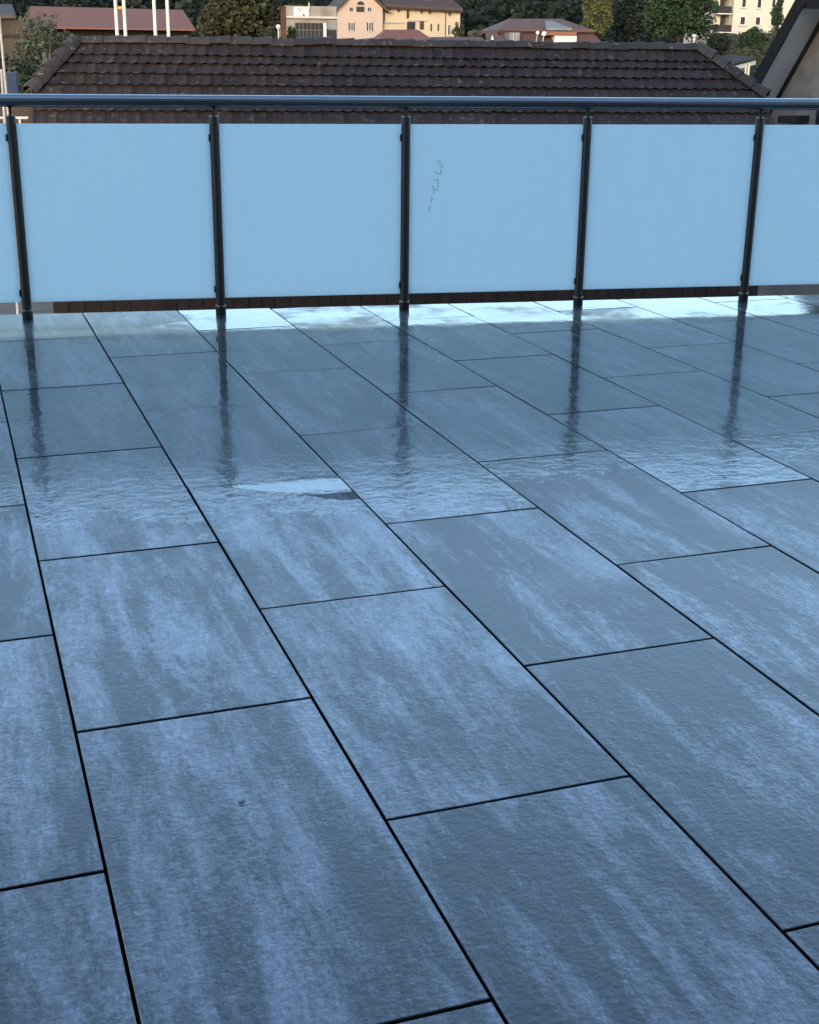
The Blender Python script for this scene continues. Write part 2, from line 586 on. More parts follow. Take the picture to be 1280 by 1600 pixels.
def clip_half(poly, n, d):
    out = []
    for i in range(len(poly)):
        a, b = poly[i], poly[(i + 1) % len(poly)]
        da, db = n[0] * a[0] + n[1] * a[1] - d, n[0] * b[0] + n[1] * b[1] - d
        if da <= 0:
            out.append(a)
        if da * db < 0:
            k = da / (da - db)
            out.append((a[0] + (b[0] - a[0]) * k, a[1] + (b[1] - a[1]) * k))
    return out


# slabs standing slightly proud: their near edge shows as a dark line
RAISED = ((1, 12.0), (3, 13.0), (6, 12.0), (7, 13.0), (4, 12.0), (3, 8.95), (5, 8.95), (6, 9.97), (2, 14.0))
rt = random.Random(11)
for s in range(-9, 17):
    cx = X_OFF + (s + 0.5) * TW
    ph = 8.966 * 0.5 if s % 2 == 0 else 7.950 * 0.5
    for k in range(-9, 9):
        y0 = ph + k * TL
        cy = y0 + TL / 2
        wx, wy = cx * ca - cy * sa, cx * sa + cy * ca
        if wx < -4.2 - 0 or wx > 6.2 or wy < 0.6 or wy > EDGE_Y + 0.7:
            continue
        poly = clip_half([(cx - hw, cy - hl), (cx + hw, cy - hl), (cx + hw, cy + hl), (cx - hw, cy + hl)], (sa, ca), EDGE_Y)
        if len(poly) < 3:
            continue
        area = abs(sum(poly[i][0] * poly[(i + 1) % len(poly)][1] - poly[(i + 1) % len(poly)][0] * poly[i][1] for i in range(len(poly)))) / 2
        if area < 0.004:
            continue
        if area > 0.99 * 4 * hw * hl:
            me = full
        else:
            me = tile_mesh([(p[0] - cx, p[1] - cy) for p in poly], "cut_tile")
        o = bpy.data.objects.new("tile", me)
        COL.objects.link(o)
        o.parent = floor
        lip = 0.0
        for st_, yj in RAISED:
            if st_ == s and abs(y0 / 0.5 - yj) < 0.12:
                lip = 0.0021
        o.location = (wx, wy, rt.uniform(-0.00012, 0.00012) + lip)
        o.rotation_euler = (R(rt.gauss(0, 0.06)), R(rt.gauss(0, 0.06)), ALPHA + R(rt.gauss(0, 0.02)))
        if s == 1 and abs(y0 - (3.975 - TL)) < 0.05:       # this slab dips a little, so a pool stays on its far end
            o.rotation_euler.x = R(0.13)
            o.location.z = 0.0009

# rain standing in some of the joints (strip, joint position along the slabs, in strip widths)
wj = MB()


def flood(xa, ya, xb, yb):
    q = [(xa, ya), (xb, ya), (xb, yb), (xa, yb)]
    wj.poly([(x * ca - y * sa, x * sa + y * ca, -0.0002) for x, y in q], [(0, 1, 2, 3)])


for st_, yj in ((0, 10.99), (0, 13.014), (1, 9.974), (2, 9.967), (2, 11.99), (3, 10.976), (4, 9.967), (5, 10.976), (5, 13.0), (-1, 10.0), (-1, 12.0)):
    xa_ = X_OFF + st_ * TW + GAP
    flood(xa_, yj * 0.5 - 0.006, xa_ + TW - 2 * GAP, yj * 0.5 + 0.006)
for row, ya_, yb_ in ((5, 11.2, 13.0), (6, 11.6, 12.9), (7, 10.0, 11.4)):
    xc_ = X_OFF + row * TW
    flood(xc_ - 0.006, ya_ * 0.5, xc_ + 0.006, yb_ * 0.5)
wj.build("rain_water", M['water'], kind='structure')

# ------------------------------------------------------------------ railing
RY = 7.055
PX0, PDX = -0.6245, 1.0057
RAIL_Z, RAIL_R = 1.094, 0.031
GZ0, GZ1 = 0.088, 0.984
rail = empty("balcony_railing", (0, RY, 0), "anthracite tube railing with pale blue frosted glass panels along the wet terrace edge", "railing")
x0r, x1r = PX0 - 2 * PDX - 0.1, PX0 + 6 * PDX + 0.1
MB().tube((x0r, 0, RAIL_Z), (x1r, 0, RAIL_Z), RAIL_R, n=32).build("handrail", M['metal'], rail, True)
PR = 0.0235
post0 = None
for i in range(-2, 7):
    x = PX0 + i * PDX
    if post0 is None:
        post0 = MB().lathe([(PR, 0.02), (PR, 1.018), (PR - 0.003, 1.024), (0.004, 1.026)], n=28).build("post", M['postmetal'], rail, True, (x, 0, 0))
        subs = [
            MB().lathe([(0.0275, 0.0), (0.0275, 0.040), (0.026, 0.043), (PR + 0.0005, 0.0435)], n=28).build("base_cap", M['rubber'], post0, True),
            MB().lathe([(PR + 0.0012, 0.0440), (0.0268, 0.0442), (0.0268, 0.0485), (PR + 0.0012, 0.0495)], n=28).build("steel_ring", M['chrome'], post0, True),
            MB().lathe([(0.0075, 1.0265), (0.0075, 1.058), (0.016, 1.066)], n=14).build("rail_pin", M['postmetal'], post0, True),
            MB().lathe([(0.020, 1.0185), (0.0245, 1.0195), (0.0245, 1.0225), (0.016, 1.0235)], n=28).build("top_ring", M['chrome'], post0, True),
        ]
        for sx in (-1,):
            for z in (0.135, 0.915):
                subs.append(MB().box(sx * (PR - 0.003), -0.010, z - 0.018, sx * (PR + 0.008), 0.010, z + 0.018).build("glass_clamp", M['postmetal'], post0, bevel=0.003))
    else:
        p = link_copy(post0, "post", rail, (x, 0, 0))
        for sdo in subs:
            link_copy(sdo, sdo.name.split('.')[0], p)
for i in range(-2, 6):
    xa, xb = PX0 + i * PDX + PR + 0.001, PX0 + (i + 1) * PDX - PR - 0.001
    gp = MB().box(-(xb - xa) / 2, -0.005, GZ0, (xb - xa) / 2, 0.005, GZ1).build("glass_panel", M['frost'], rail, loc=((xa + xb) / 2, 0, 0), bevel=0.0015)
    if i == 2:
        # faint scribble left on the pane: strokes read from the photograph
        strokes = [[(683, 251), (688, 252), (687, 257), (692, 261), (690, 262)], [(679, 268), (684, 271), (689, 272), (689, 265)],
                   [(678, 281), (684, 281), (685, 288), (683, 295)], [(676, 290), (678, 297), (684, 297)], [(677, 299), (678, 303)],
                   [(673, 306), (676, 310), (673, 315)], [(673, 320), (671, 326), (669, 332)]]
        mk = MB()
        for stx in strokes:
            pts = [at(a, b, RY - 0.0056) for a, b in stx]
            for a, b in zip(pts, pts[1:]):
                d = (b - a).normalized()
                nn = Vector((-d.z, 0, d.x)) * 0.0022
                a, b = a - d * 0.001, b + d * 0.001
                mk.slab([a + nn, b + nn, b - nn, a - nn], (0, -0.0004, 0))
        cxm = (xa + xb) / 2
        mk.v = [(v[0] - cxm, v[1] - RY, v[2]) for v in mk.v]
        mk.build("pencil_mark", M['mark'], gp)

# tiny leaf scrap lying on a slab
pc = at_plane(374, 1257, Vector((0, 0, 0.001)), Vector((0, 0, 1)))
sc = MB()
for (a, b, c, d) in ((0, 0, 0.012, 0.004), (0.003, 0.001, -0.003, 0.010), (0.004, 0.002, 0.011, 0.011)):
    sc.tube((a, b, 0.0012), (c, d, 0.0022), 0.0011, 0.0005, 6)
prop(sc.build("dry_twig", M['darkwood'], loc=pc), "tiny dark dry twig scrap lying on a deck tile", "twig")

# ================================================================== TILED ROOF BUILDING BEHIND
BY = 25.0
pl, pr_ = at(122, 66, BY), at(1090, 76, BY)
ZR = (pl.z + pr_.z) / 2
XL, XR = pl.x, pr_.x
PN = Vector((0, -1, 1)).normalized()
PP = Vector((0, BY, ZR))
hl_ = at_plane(50, 143, PP, PN)
hr_ = at_plane(1193, 152, PP, PN)
GXL, GXR = hl_.x, hr_.x
hdrop = ZR - (hl_.z + hr_.z) / 2             # drop of the half hips
rows_px = [92.5, 105, 120.5, 137.5, 156, 176.5]
rows = [BY - at_plane(640, v, PP, PN).y for v in rows_px]
while len(rows) < 10:
    rows.append(rows[-1] + 0.235)
EAVE = rows[-1]
barn = empty("tiled_house", (0.5 * (XL + XR), BY, tz(BY)), "dark brown house with half hipped clay tile roof just beyond the railing", "house")
bl = barn.location


def loc(p):
    return Vector(p) - bl


def bld(mb, name, mat, parent=barn, **kw):
    mb.v = [tuple(Vector(v) - bl) for v in mb.v]
    return mb.build(name, mat, parent, **kw)


zE = ZR - EAVE
yE = BY - EAVE
dz = 0.05
rf = MB()
hy = hdrop
for sgn in (-1, 1):
    e = [(GXL + 0.02, BY + sgn * EAVE, zE - dz), (GXR - 0.02, BY + sgn * EAVE, zE - dz), (GXR - 0.02, BY + sgn * hy, ZR - hy - dz), (XR, BY, ZR - dz), (XL, BY, ZR - dz), (GXL + 0.02, BY + sgn * hy, ZR - hy - dz)]
    rf.slab(e if sgn < 0 else e[::-1], (0, 0, -0.12))
for X, GX in ((XL, GXL), (XR, GXR)):
    rf.slab([(GX, BY - hy, ZR - hy - dz), (X, BY, ZR - dz), (GX, BY + hy, ZR - hy - dz)], (0, 0, -0.1))
roof = bld(rf, "roof", M['rdeck'])
# body under the roof
wy0, wy1 = yE + 0.42, BY + EAVE - 0.42
bx0, bx1 = GXL + 0.13, GXR - 0.13
wl = MB()
zt = lambda y: ZR - abs(y - BY) - 0.22
ztop = ZR - hy - 0.22
wl.slab([(bx0, wy0, tz(BY)), (bx0, wy0, zt(wy0)), (bx0, BY - hy, ztop), (bx0, BY + hy, ztop), (bx0, wy1, zt(wy1)), (bx0, wy1, tz(BY))], (bx1 - bx0, 0, 0))
bld(wl, "wall", M['darkwood'])
rb = random.Random(5)
x = bx0
while x < bx1 - 0.05:
    w = min(rb.uniform(0.22, 0.29), bx1 - x)
    bld(MB().box(x + 0.006, wy0 - 0.03 - rb.uniform(0, 0.008), tz(BY), x + w - 0.006, wy0 - 0.002, zt(wy0) - 0.02), "board", M['board'])
    x += w
fas = MB().tube((GXL, yE - 0.07, zE - 0.12), (GXR + 0.25, yE - 0.07, zE - 0.12), 0.07, n=10)
bld(fas, "gutter", M['rust'], smooth=True)

# clay tile: pan with rolls, scalloped lower edge; origin at its upper edge centre, local -Y runs down the slope
TWR = 0.196


def clay_mesh(name, w, L):
    prof = [(-0.5, 0.012), (-0.40, 0.019), (-0.28, 0.014), (-0.16, 0.003), (0.12, 0.0), (0.28, 0.004), (0.42, 0.015), (0.53, 0.019)]
    sc_ = [0.008, 0.002, 0.0, -0.006, -0.009, -0.006, 0.0, 0.004]
    th = 0.020
    pts, fs = [], []
    for (u, z) in prof:
        pts.append((u * w, 0.03, z - 0.004))
    for (u, z), q in zip(prof, sc_):
        pts.append((u * w, -L - 0.02 + q, z + 0.052))
    for (u, z), q in zip(prof, sc_):
        pts.append((u * w, -L + 0.015 + q, z + 0.045 - th - 0.012))
    n = len(prof)
    for i in range(n - 1):
        fs.append((i, n + i, n + i + 1, i + 1))
        fs.append((n + i, 2 * n + i, 2 * n + i + 1, n + i + 1))
    me = bpy.data.meshes.new(name)
    me.from_pydata(pts, [], fs)
    me.materials.append(M['rtile'])
    return me


def hipx(dy, side):
    """roof edge x at horizontal run dy below the ridge"""
    X, GX = (XL, GXL) if side < 0 else (XR, GXR)
    k = min(1.0, dy / hy)
    return X + (GX - X) * k


cand = []
rr = random.Random(3)
prev = 0.0
for ri, rdy in enumerate(rows):
    L = (rdy - prev) * math.sqrt(2)
    mid = (rdy + prev) / 2
    a, b = hipx(mid, -1), hipx(mid, 1)
    off = rr.uniform(0, TWR)
    x = a - off
    me = clay_mesh("roof_tile", TWR, L)
    while x < b:
        xa, xb = max(x, a), min(x + TWR, b)
        if xb - xa > 0.03:
            cand.append((ri, (xa + xb) / 2, (xb - xa) / TWR, prev, me))
        x += TWR
    prev = rdy
# nearest rows in view are single parts, the rest joined
vis = [c for c in cand if c[0] <= 5]
hid = [c for c in cand if c[0] > 5]
vis.sort(key=lambda c: (-c[0], abs(c[1] - 4)))
singles, rest = vis[:300], vis[300:] + hid


def clay_matrix(c):
    ri, cx, sx, dy, me = c
    z = ZR - dy
    m = Matrix.Translation(Vector((cx, BY - dy, z + 0.004)) - bl) @ Matrix.Rotation(R(45) + R(rr.gauss(0, 0.5)), 4, 'X') @ Matrix.Rotation(R(rr.gauss(0, 0.5)), 4, 'Z') @ Matrix.Rotation(R(rr.gauss(0, 0.5)), 4, 'Y')
    return m @ Matrix.Diagonal((sx, 1, 1, 1))


for c in singles:
    o = bpy.data.objects.new("roof_tile", c[4])
    COL.objects.link(o)
    o.parent = roof
    o.matrix_local = clay_matrix(c)
jm = MB()
for c in rest:
    m = clay_matrix(c)
    jm.poly([m @ v.co for v in c[4].vertices], [tuple(p.vertices) for p in c[4].polygons])
jm.build("upper_roof_tiles", M['rtile'], roof, kind='stuff')


def cap_mesh(name, L, r0, r1):
    n = 8
    pts = []
    for (y, r, z) in ((0, r1, 0), (L + 0.05, r0, 0.010)):
        pts += [(y, r * cos(pi * i / n), z + r * sin(pi * i / n)) for i in range(n + 1)]
    pts += [(L + 0.05, (r0 - 0.025) * cos(pi * i / n), 0.006 + (r0 - 0.025) * sin(pi * i / n)) for i in range(n + 1)]
    k = n + 1
    fs = [(i, k + i, k + i + 1, i + 1) for i in range(n)] + [(k + i, 2 * k + i, 2 * k + i + 1, k + i + 1) for i in range(n)]
    me = bpy.data.meshes.new(name)
    me.from_pydata(pts, [], fs)
    me.materials.append(M['rcap'])
    me.shade_smooth()
    me.set_sharp_from_angle(angle=R(50))
    return me


NL = 31
Lr = (XR - XL) / NL
ridge_me = cap_mesh("ridge_tile", Lr, 0.130, 0.108)
for i in range(NL):
    o = bpy.data.objects.new("ridge_tile", ridge_me)
    COL.objects.link(o)
    o.parent = roof
    o.location = Vector((XL + i * Lr, BY, ZR - 0.015 + rr.gauss(0, 0.006))) - bl
    o.rotation_euler = (R(rr.gauss(0, 2)), R(rr.gauss(0, 0.8)), R(rr.gauss(0, 1)))
hip_me = cap_mesh("hip_tile", 0.30, 0.165, 0.125)
for X, GX in ((XL, GXL), (XR, GXR)):
    a, b = Vector((X, BY, ZR + 0.01)), Vector((GX, BY - hy, ZR - hy + 0.01))
    d = b - a
    n_ = max(2, round(d.length / 0.30))
    q = d.to_track_quat('X', 'Z')
    for i in range(n_):
        o = bpy.data.objects.new("hip_tile", hip_me)
        COL.objects.link(o)
        o.parent = roof
        o.location = a + d * (i / n_) - bl
        o.rotation_mode = 'QUATERNION'
        o.rotation_quaternion = q
        o.scale = (d.length / n_ / 0.30, 1, 1)

# ================================================================== GABLE HOUSE ON THE RIGHT
phi = R(60)
dax = Vector((sin(phi), cos(phi), 0))
gn = -dax
g0 = at(1183, 140, 28.0)
gh = empty("gable_house", (g0.x + 2, g0.y + 2, tz(28)), "dark roofed gable house with grey soffit rising at the right edge", "house")
bl = gh.location.copy()


def gp_(px, py, off=0.0):
    return at_plane(px, py, g0 + dax * off, gn)


va, vb = gp_(1150, 196), gp_(1257, 2)      # lower and upper end of the verge
vr = gp_(1420, 6)                          # top edge runs on to the right
sd_ = (vb - va).normalized()
nrm = sd_.cross(dax).normalized()
if nrm.x > 0:
    nrm = -nrm                             # outward (up and left)
OV = 0.95
def mk(mb, name, mat, **kw):
    mb.v = [tuple(Vector(v) - bl) for v in mb.v]
    return mb.build(name, mat, gh, **kw)
LEN = 9.0
mk(MB().slab([va, vb, vb + dax * LEN, va + dax * LEN], nrm * 0.16), "roof", M['rdeck'])
inn = -nrm
mk(MB().slab([va + nrm * 0.18 - dax * 0.06, vb + nrm * 0.18 - dax * 0.06, vb + inn * 0.06 - dax * 0.06, va + inn * 0.06 - dax * 0.06], dax * 0.05), "verge_board", M['slatewood'])
mk(MB().slab([va + inn * 0.002, vb + inn * 0.002, vb + inn * 0.002 + dax * OV, va + inn * 0.002 + dax * OV], inn * 0.025), "soffit", M['soffit'])
mk(MB().slab([va + dax * (OV - 0.06) + inn * 0.03, vb + dax * (OV - 0.06) + inn * 0.03, vb + dax * (OV - 0.06) + inn * 0.11, va + dax * (OV - 0.06) + inn * 0.11], dax * 0.05), "trim_board", M['slatewood'])
# top half hip edge
mk(MB().slab([vb + Vector((0, 0, 0.02)), vr, vr + Vector((0, 0, -0.14)), vb + Vector((0, 0, -0.14))], dax * 0.12), "eave_board", M['slatewood'])
mk(MB().slab([vb + Vector((0, 0, 0.03)), vr + Vector((0, 0, 0.03)), vr + dax * 2 + Vector((0, 0, 2.2)), vb + dax * 2 + Vector((0, 0, 2.2))], Vector((0, 0, 0.1))), "hip_roof", M['rdeck'])
wa = va + dax * OV + inn * 0.02
wb = vb + dax * OV + inn * 0.02
hgt = Vector((0, 0, va.z - tz(28)))
right = vr + dax * OV
rdir = (vr - vb)
rdir.z = 0
rdir.normalize()
wa2 = wa
base = Vector((wa2.x, wa2.y, tz(28)))
rb_ = Vector((right.x, right.y, tz(28)))
mk(MB().slab([base, wa2, wb, Vector((right.x, right.y, wb.z)), rb_], dax * 0.3), "wall", M['stucco'])
# dark metal canopy seen under the handrail, fixed to the gable wall
c1, c2 = gp_(1216, 181, OV - 0.5), gp_(1246, 181, OV - 0.5)
mk(MB().slab([c1, c2, c2 + Vector((0, 0, -0.16)), c1 + Vector((0, 0, -0.16))], dax * 0.48), "canopy", M['rubber'])
wn1, wn2 = gp_(1278, 170, OV + 0.0), gp_(1300, 170, OV)
mk(MB().slab([wn1, wn2, wn2 + Vector((0, 0, -1.2)), wn1 + Vector((0, 0, -1.2))], -dax * 0.04), "window", M['darkglass'])


# ================================================================== FAR TOWN
class Bld:
    """a building whose front lies in the plane y = Y; pieces are given by photo pixels on that plane"""

    def __init__(s, name, Y, x, label, cat, group=None):
        s.Y = Y
        p = at(x, 60, Y)
        s.root = empty(name, (p.x, Y, tz(Y)), label, cat, group)
        s.o = s.root.location.copy()

    def pt(s, px, py, dy=0.0):
        return at(px, py, s.Y + dy)

    def done(s, mb, name, mat, parent=None, **kw):
        mb.v = [tuple(Vector(v) - s.o) for v in mb.v]
        return mb.build(name, mat, parent or s.root, **kw)

    def box(s, name, mat, x0, y0, x1, y1, d0, d1, parent=None, ground=False):
        """front at Y+d0, back at Y+d1; pixel size measured on plane Y"""
        a, b = s.pt(x0, y1), s.pt(x1, y0)
        z0 = tz(s.Y) - 0.5 if ground else a.z
        return s.done(MB().box(a.x, s.Y + d0, z0, b.x, s.Y + d1, b.z), name, mat, parent)

    def window(s, x0, y0, x1, y1, shutters=False, cross=True, frame='white', pane='darkglass', d=0.0, sill=True):
        a, b = s.pt(x0, y1), s.pt(x1, y0)
        w, h = b.x - a.x, b.z - a.z
        f = MB()
        t = min(w, h) * 0.12
        yy = s.Y + d
        f.box(a.x, yy - 0.10, a.z, a.x + t, yy, b.z).box(b.x - t, yy - 0.10, a.z, b.x, yy, b.z)
        f.box(a.x + t, yy - 0.10, b.z - t, b.x - t, yy, b.z).box(a.x + t, yy - 0.10, a.z, b.x - t, yy, a.z + t)
        if cross:
            m = (a.x + b.x) / 2
            f.box(m - t * 0.35, yy - 0.08, a.z + t, m + t * 0.35, yy, b.z - t)
        fo = s.done(f, "window", M[frame])
        s.done(MB().box(a.x + t, yy - 0.05, a.z + t, b.x - t, yy - 0.005, b.z - t), "pane", M[pane], fo)
        if sill:
            s.done(MB().box(a.x - t, yy - 0.25, a.z - t * 1.2, b.x + t, yy, a.z - 0.01), "sill", M['greywall'], fo)
        if shutters:
            for q0, q1 in ((a.x - w * 0.42, a.x - 0.02), (b.x + 0.02, b.x + w * 0.42)):
                s.done(MB().box(q0, yy - 0.07, a.z, q1, yy, b.z), "shutter", M['shutter'], fo)
        return fo


# --- pink gabled house with yellow wing
B = Bld("gabled_house", 200, 620, "pink plaster house with yellow wing, shuttered windows and dark plum roof", "house")
a, b, pk = B.pt(527, 13), B.pt(598, 13), B.pt(562, -22)
gz = tz(200) - 0.5
B.done(MB().slab([(a.x, 200, gz), (a.x, 200, a.z), (pk.x, 200, pk.z), (b.x, 200, b.z), (b.x, 200, gz)], (0, 12, 0)), "wall", M['pink'])
r_ = MB()
for p, q in ((a, pk), (pk, b)):
    dv = (q - p).normalized()
    ext = dv * 1.0
    p2, q2 = (p - ext, q) if p is a else (p, q + ext)
    p2, q2 = Vector((p2.x, 199.0, p2.z)), Vector((q2.x, 199.0, q2.z))
    r_.slab([p2, q2, q2 + Vector((0, 14, 0)), p2 + Vector((0, 14, 0))], (0, 0, 0.35))
B.done(r_, "roof", M['plumroof'])
for x in (545.5, 574):
    B.window(x, 11, x + 6.5, 18.5, frame='greywall', sill=False)
    B.window(x + 1.5, 35, x + 6.5, 48, shutters=True)
B.box("loggia", M['shutter'], 557, 10.5, 569, 18.5, -0.15, -0.01)
ar = MB()
c = B.pt(563.5, 7.5)
ar.slab([(c.x + 0.52 * cos(pi * i / 8), 199.85, c.z + 0.48 * sin(pi * i / 8)) for i in range(9)], (0, 0.14, 0))
B.done(ar, "arched_window", M['darkglass'])
B.box("wing_wall", M['yellow'], 598.5, 9, 722, 62, 1.0, 11, ground=True)
e1, e2, t1, t2 = B.pt(599, 9.5), B.pt(724, 16.5), B.pt(599, -24), B.pt(694, -24)
zr0 = e1.z
r_ = MB()
r_.slab([(e1.x, 200.2, e1.z), (e2.x, 200.2, e2.z), (t2.x, 206, t2.z), (t1.x, 206, t1.z)], (0, 0, 0.3))
r_.slab([(e2.x, 200.2, e2.z), (e2.x, 212, e2.z), (t2.x, 206.2, t2.z)], (0, 0, 0.3))
B.done(r_, "wing_roof", M['plumroof'])
q1, q2 = B.pt(599, 11), B.pt(723, 17.5)
B.done(MB().slab([(e1.x, 200.0, e1.z), (e2.x, 200.0, e2.z), (e2.x, 200, e2.z - 0.3), (e1.x, 200, e1.z - 0.3)], (0, 0.19, 0)), "gutter", M['darkwood'])
for x0, y0, x1, y1 in ((602, 11, 603.2, 36), (697.6, 18, 699, 58)):
    B.box("downpipe", M['darkwood'], x0, y0, x1, y1, 0.85, 0.99)
B.box("downpipe", M['darkwood'], 637.5, 12, 640.5, 28, 0.7, 0.99)
B.box("ledge", M['greywall'], 602, 34, 632, 35, 0.6, 0.99)
B.box("ledge", M['greywall'], 640, 31, 668, 32, 0.6, 0.99)
B.box("doorway", M['darkglass'], 638, 34, 651, 46, 0.9, 0.99)
B.box("door", M['rust'], 658, 33.5, 664.5, 46, 0.9, 0.99)
for x0, y0, x1, y1 in ((674.6, 37, 677.2, 48.5), (685.6, 37, 688.4, 48.5)):
    B.window(x0, y0, x1, y1, frame='stucco', cross=False, d=0.99, sill=False)
B.window(701.5, 38, 707, 55, frame='white', d=0.99)
for x0, x1, y1 in ((623, 625.5, 18), (659, 661, 20.5), (672, 675, 21), (703, 706, 23.5)):
    B.box("eave_bracket", M['rust'], x0, y1 - 5, x1, y1, 0.55, 0.99)
for x0, x1, y1 in ((610, 614, 6), (670, 678, 8)):
    B.box("chimney", M['white'], x0, -18, x1, y1, 2.2, 3.4)


def hiproof(B, x0, x1, ye, t0, t1, yt, depth, mat, name="roof", d0=0.0):
    """front eave x0..x1 at pixel ye, ridge t0..t1 at pixel yt, with a rear slope and hip ends"""
    e0, e1, r0, r1 = B.pt(x0, ye), B.pt(x1, ye), B.pt(t0, yt), B.pt(t1, yt)
    Y = B.Y + d0
    A, Bq, C, D = (e0.x, Y, e0.z), (e1.x, Y, e1.z), (e1.x, Y + depth, e1.z), (e0.x, Y + depth, e0.z)
    P, Q = (r0.x, Y + depth / 2, r0.z), (r1.x, Y + depth / 2, r1.z)
    mb = MB()
    off = (0, 0, -0.25)
    mb.slab([A, Bq, Q, P], off).slab([Bq, C, Q], off).slab([C, D, P, Q], off).slab([D, A, P], off)
    return B.done(mb, name, mat)


# --- small red hip roof
B = Bld("garden_pavilion", 120, 640, "small building with red hipped roof poking above the dark ridge", "pavilion")
B.box("wall", M['tanwall'], 600, 72, 682, 95, 0.6, 6, ground=True)
hiproof(B, 588, 690, 70, 612, 665, 45, 7, M['redroof'])
# --- brown double roofed house
B = Bld("brown_roofed_house", 140, 860, "brown two tier roofed house with white dormer front and grey gablet", "house")
B.box("wall", M['tanwall'], 790, 66, 935, 95, 1.2, 11, ground=True)
e0, e1, r0, r1 = B.pt(780, 72), B.pt(948, 72), B.pt(792, 48.5), B.pt(934, 48.5)
B.done(MB().slab([(e0.x, 140, e0.z), (e1.x, 140, e1.z), (r1.x, 142.5, r1.z), (r0.x, 142.5, r0.z)], (0, 0, -0.25)).slab([(e1.x, 140, e1.z), (e1.x, 152, e1.z), (r1.x, 150, r1.z), (r1.x, 142.5, r1.z)], (0, 0, -0.25)), "lower_roof", M['brownroof'])
hiproof(B, 786, 938, 46.5, 822, 906, 26.5, 9, M['brownroof'], "upper_roof", 2.0)
g1, g2 = B.pt(787, 46.5), B.pt(938, 46.5)
B.done(MB().box(g1.x, 141.85, g1.z - 0.17, g2.x, 141.99, g1.z - 0.02), "gutter", M['darkwood'])
c0, c1, c2 = B.pt(858, 47), B.pt(899, 47), B.pt(879, 34)
B.done(MB().slab([(c0.x, 141.2, c0.z), (c1.x, 141.2, c1.z), (c2.x, 144, c2.z), (c2.x - 0.7, 144, c2.z - 0.05)], (0, 0, 0.22)), "gablet", M['slate'])
B.box("dormer_roof", M['redroof'], 854, 49.5, 902, 55, 0.2, 2.4)
B.box("dormer_wall", M['white'], 868, 56, 903, 72, 0.35, 2.5)
B.box("glazed_bay", M['slate'], 795, 51, 812, 72, -0.2, 2.0)
for xx in (800.5, 806):
    B.box("mullion", M['white'], xx, 51.5, xx + 1, 72, -0.3, -0.21)
for xx, yy, rr_ in ((839, 51.5, 0.20), (849, 53, 0.26)):
    c = B.pt(xx, yy)
    dsh = MB().tube((c.x, 139.7, c.z), (c.x - 0.05, 139.62, c.z + 0.04), rr_, rr_ * 0.9, 12)
    dsh.tube((c.x, 139.75, c.z), (c.x, 140.3, c.z - 1.3), 0.04, n=6)
    B.done(dsh, "satellite_dish", M['white'])
# --- low dark roof shed left of it
B = Bld("low_shed", 125, 740, "low dark roofed shed in front of the trees left of the brown house", "shed")
hiproof(B, 676, 768, 72, 684, 764, 57, 6, M['brownroof'])
B.box("wall", M['tanwall'], 682, 73, 762, 95, 0.6, 5.4, ground=True)
B = Bld("small_annex", 128, 782, "small brown gable annex with white front beside the brown house", "annex")
c0, c1, c2, c3 = B.pt(764, 72), B.pt(796, 72), B.pt(790, 50), B.pt(771, 50)
B.done(MB().slab([(c0.x, 128, c0.z), (c1.x, 128, c1.z), (c2.x, 131, c2.z), (c3.x, 131, c3.z)], (0, 0, -0.3)), "roof", M['brownroof'])
w0, w1, w2 = B.pt(764, 74), B.pt(773, 74), B.pt(768, 55)
B.done(MB().slab([(w0.x, 127.6, w0.z), (w1.x, 127.6, w1.z), (w2.x, 127.6, w2.z)], (0, 0.25, 0)), "gable_front", M['white'])
B.box("wall", M['tanwall'], 768, 75, 793, 95, 0.6, 3, ground=True)

# --- concrete building with glazing
B = Bld("concrete_hall", 150, 486, "stained concrete building with white mural panel above a dark glazed front", "hall")
B.box("wall", M['concrete'], 447, 10, 527, 62, 0.5, 9, ground=True)
B.box("ledge", M['greywall'], 446, 26, 527, 28, 0.0, 0.49)
mu = B.box("mural", M['white'], 460, 11, 483, 25.5, 0.38, 0.49)
mkk = MB()
for (x0, y0, x1, y1) in ((466, 13, 468, 14.4), (469, 14, 470, 17.5), (471, 12.5, 472, 14), (474, 22, 476.5, 25), (477, 13, 478, 15), (463, 18, 464, 19), (473, 16, 474, 17)):
    p0, p1 = B.pt(x0, y1), B.pt(x1, y0)
    mkk.box(p0.x, 150.30, p0.z, p1.x, 150.375, p1.z)
B.done(mkk, "dark_motif", M['shutter'], mu)
B.box("mast", M['white'], 482.8, 4, 483.8, 14, 0.1, 0.2)
gl = B.box("glazing", M['darkglass'], 462, 36, 505.5, 58, 0.30, 0.49)
for i in range(8):
    xx = 462 + i * 43.2 / 7
    B.box("mullion", M['mullion'], xx - 0.35, 36, xx + 0.35, 58, 0.2, 0.29, gl)
B.box("transom", M['mullion'], 462, 46.6, 505.5, 47.4, 0.12, 0.19, gl)
B.box("pillar", M['white'], 506, 36, 510, 62, 0.0, 0.48)
B.box("grey_panel", M['slate'], 511, 34, 526.5, 45.5, 0.3, 0.48)
B.box("garage_opening", M['darkglass'], 511, 47, 526.5, 62, 0.3, 0.48)
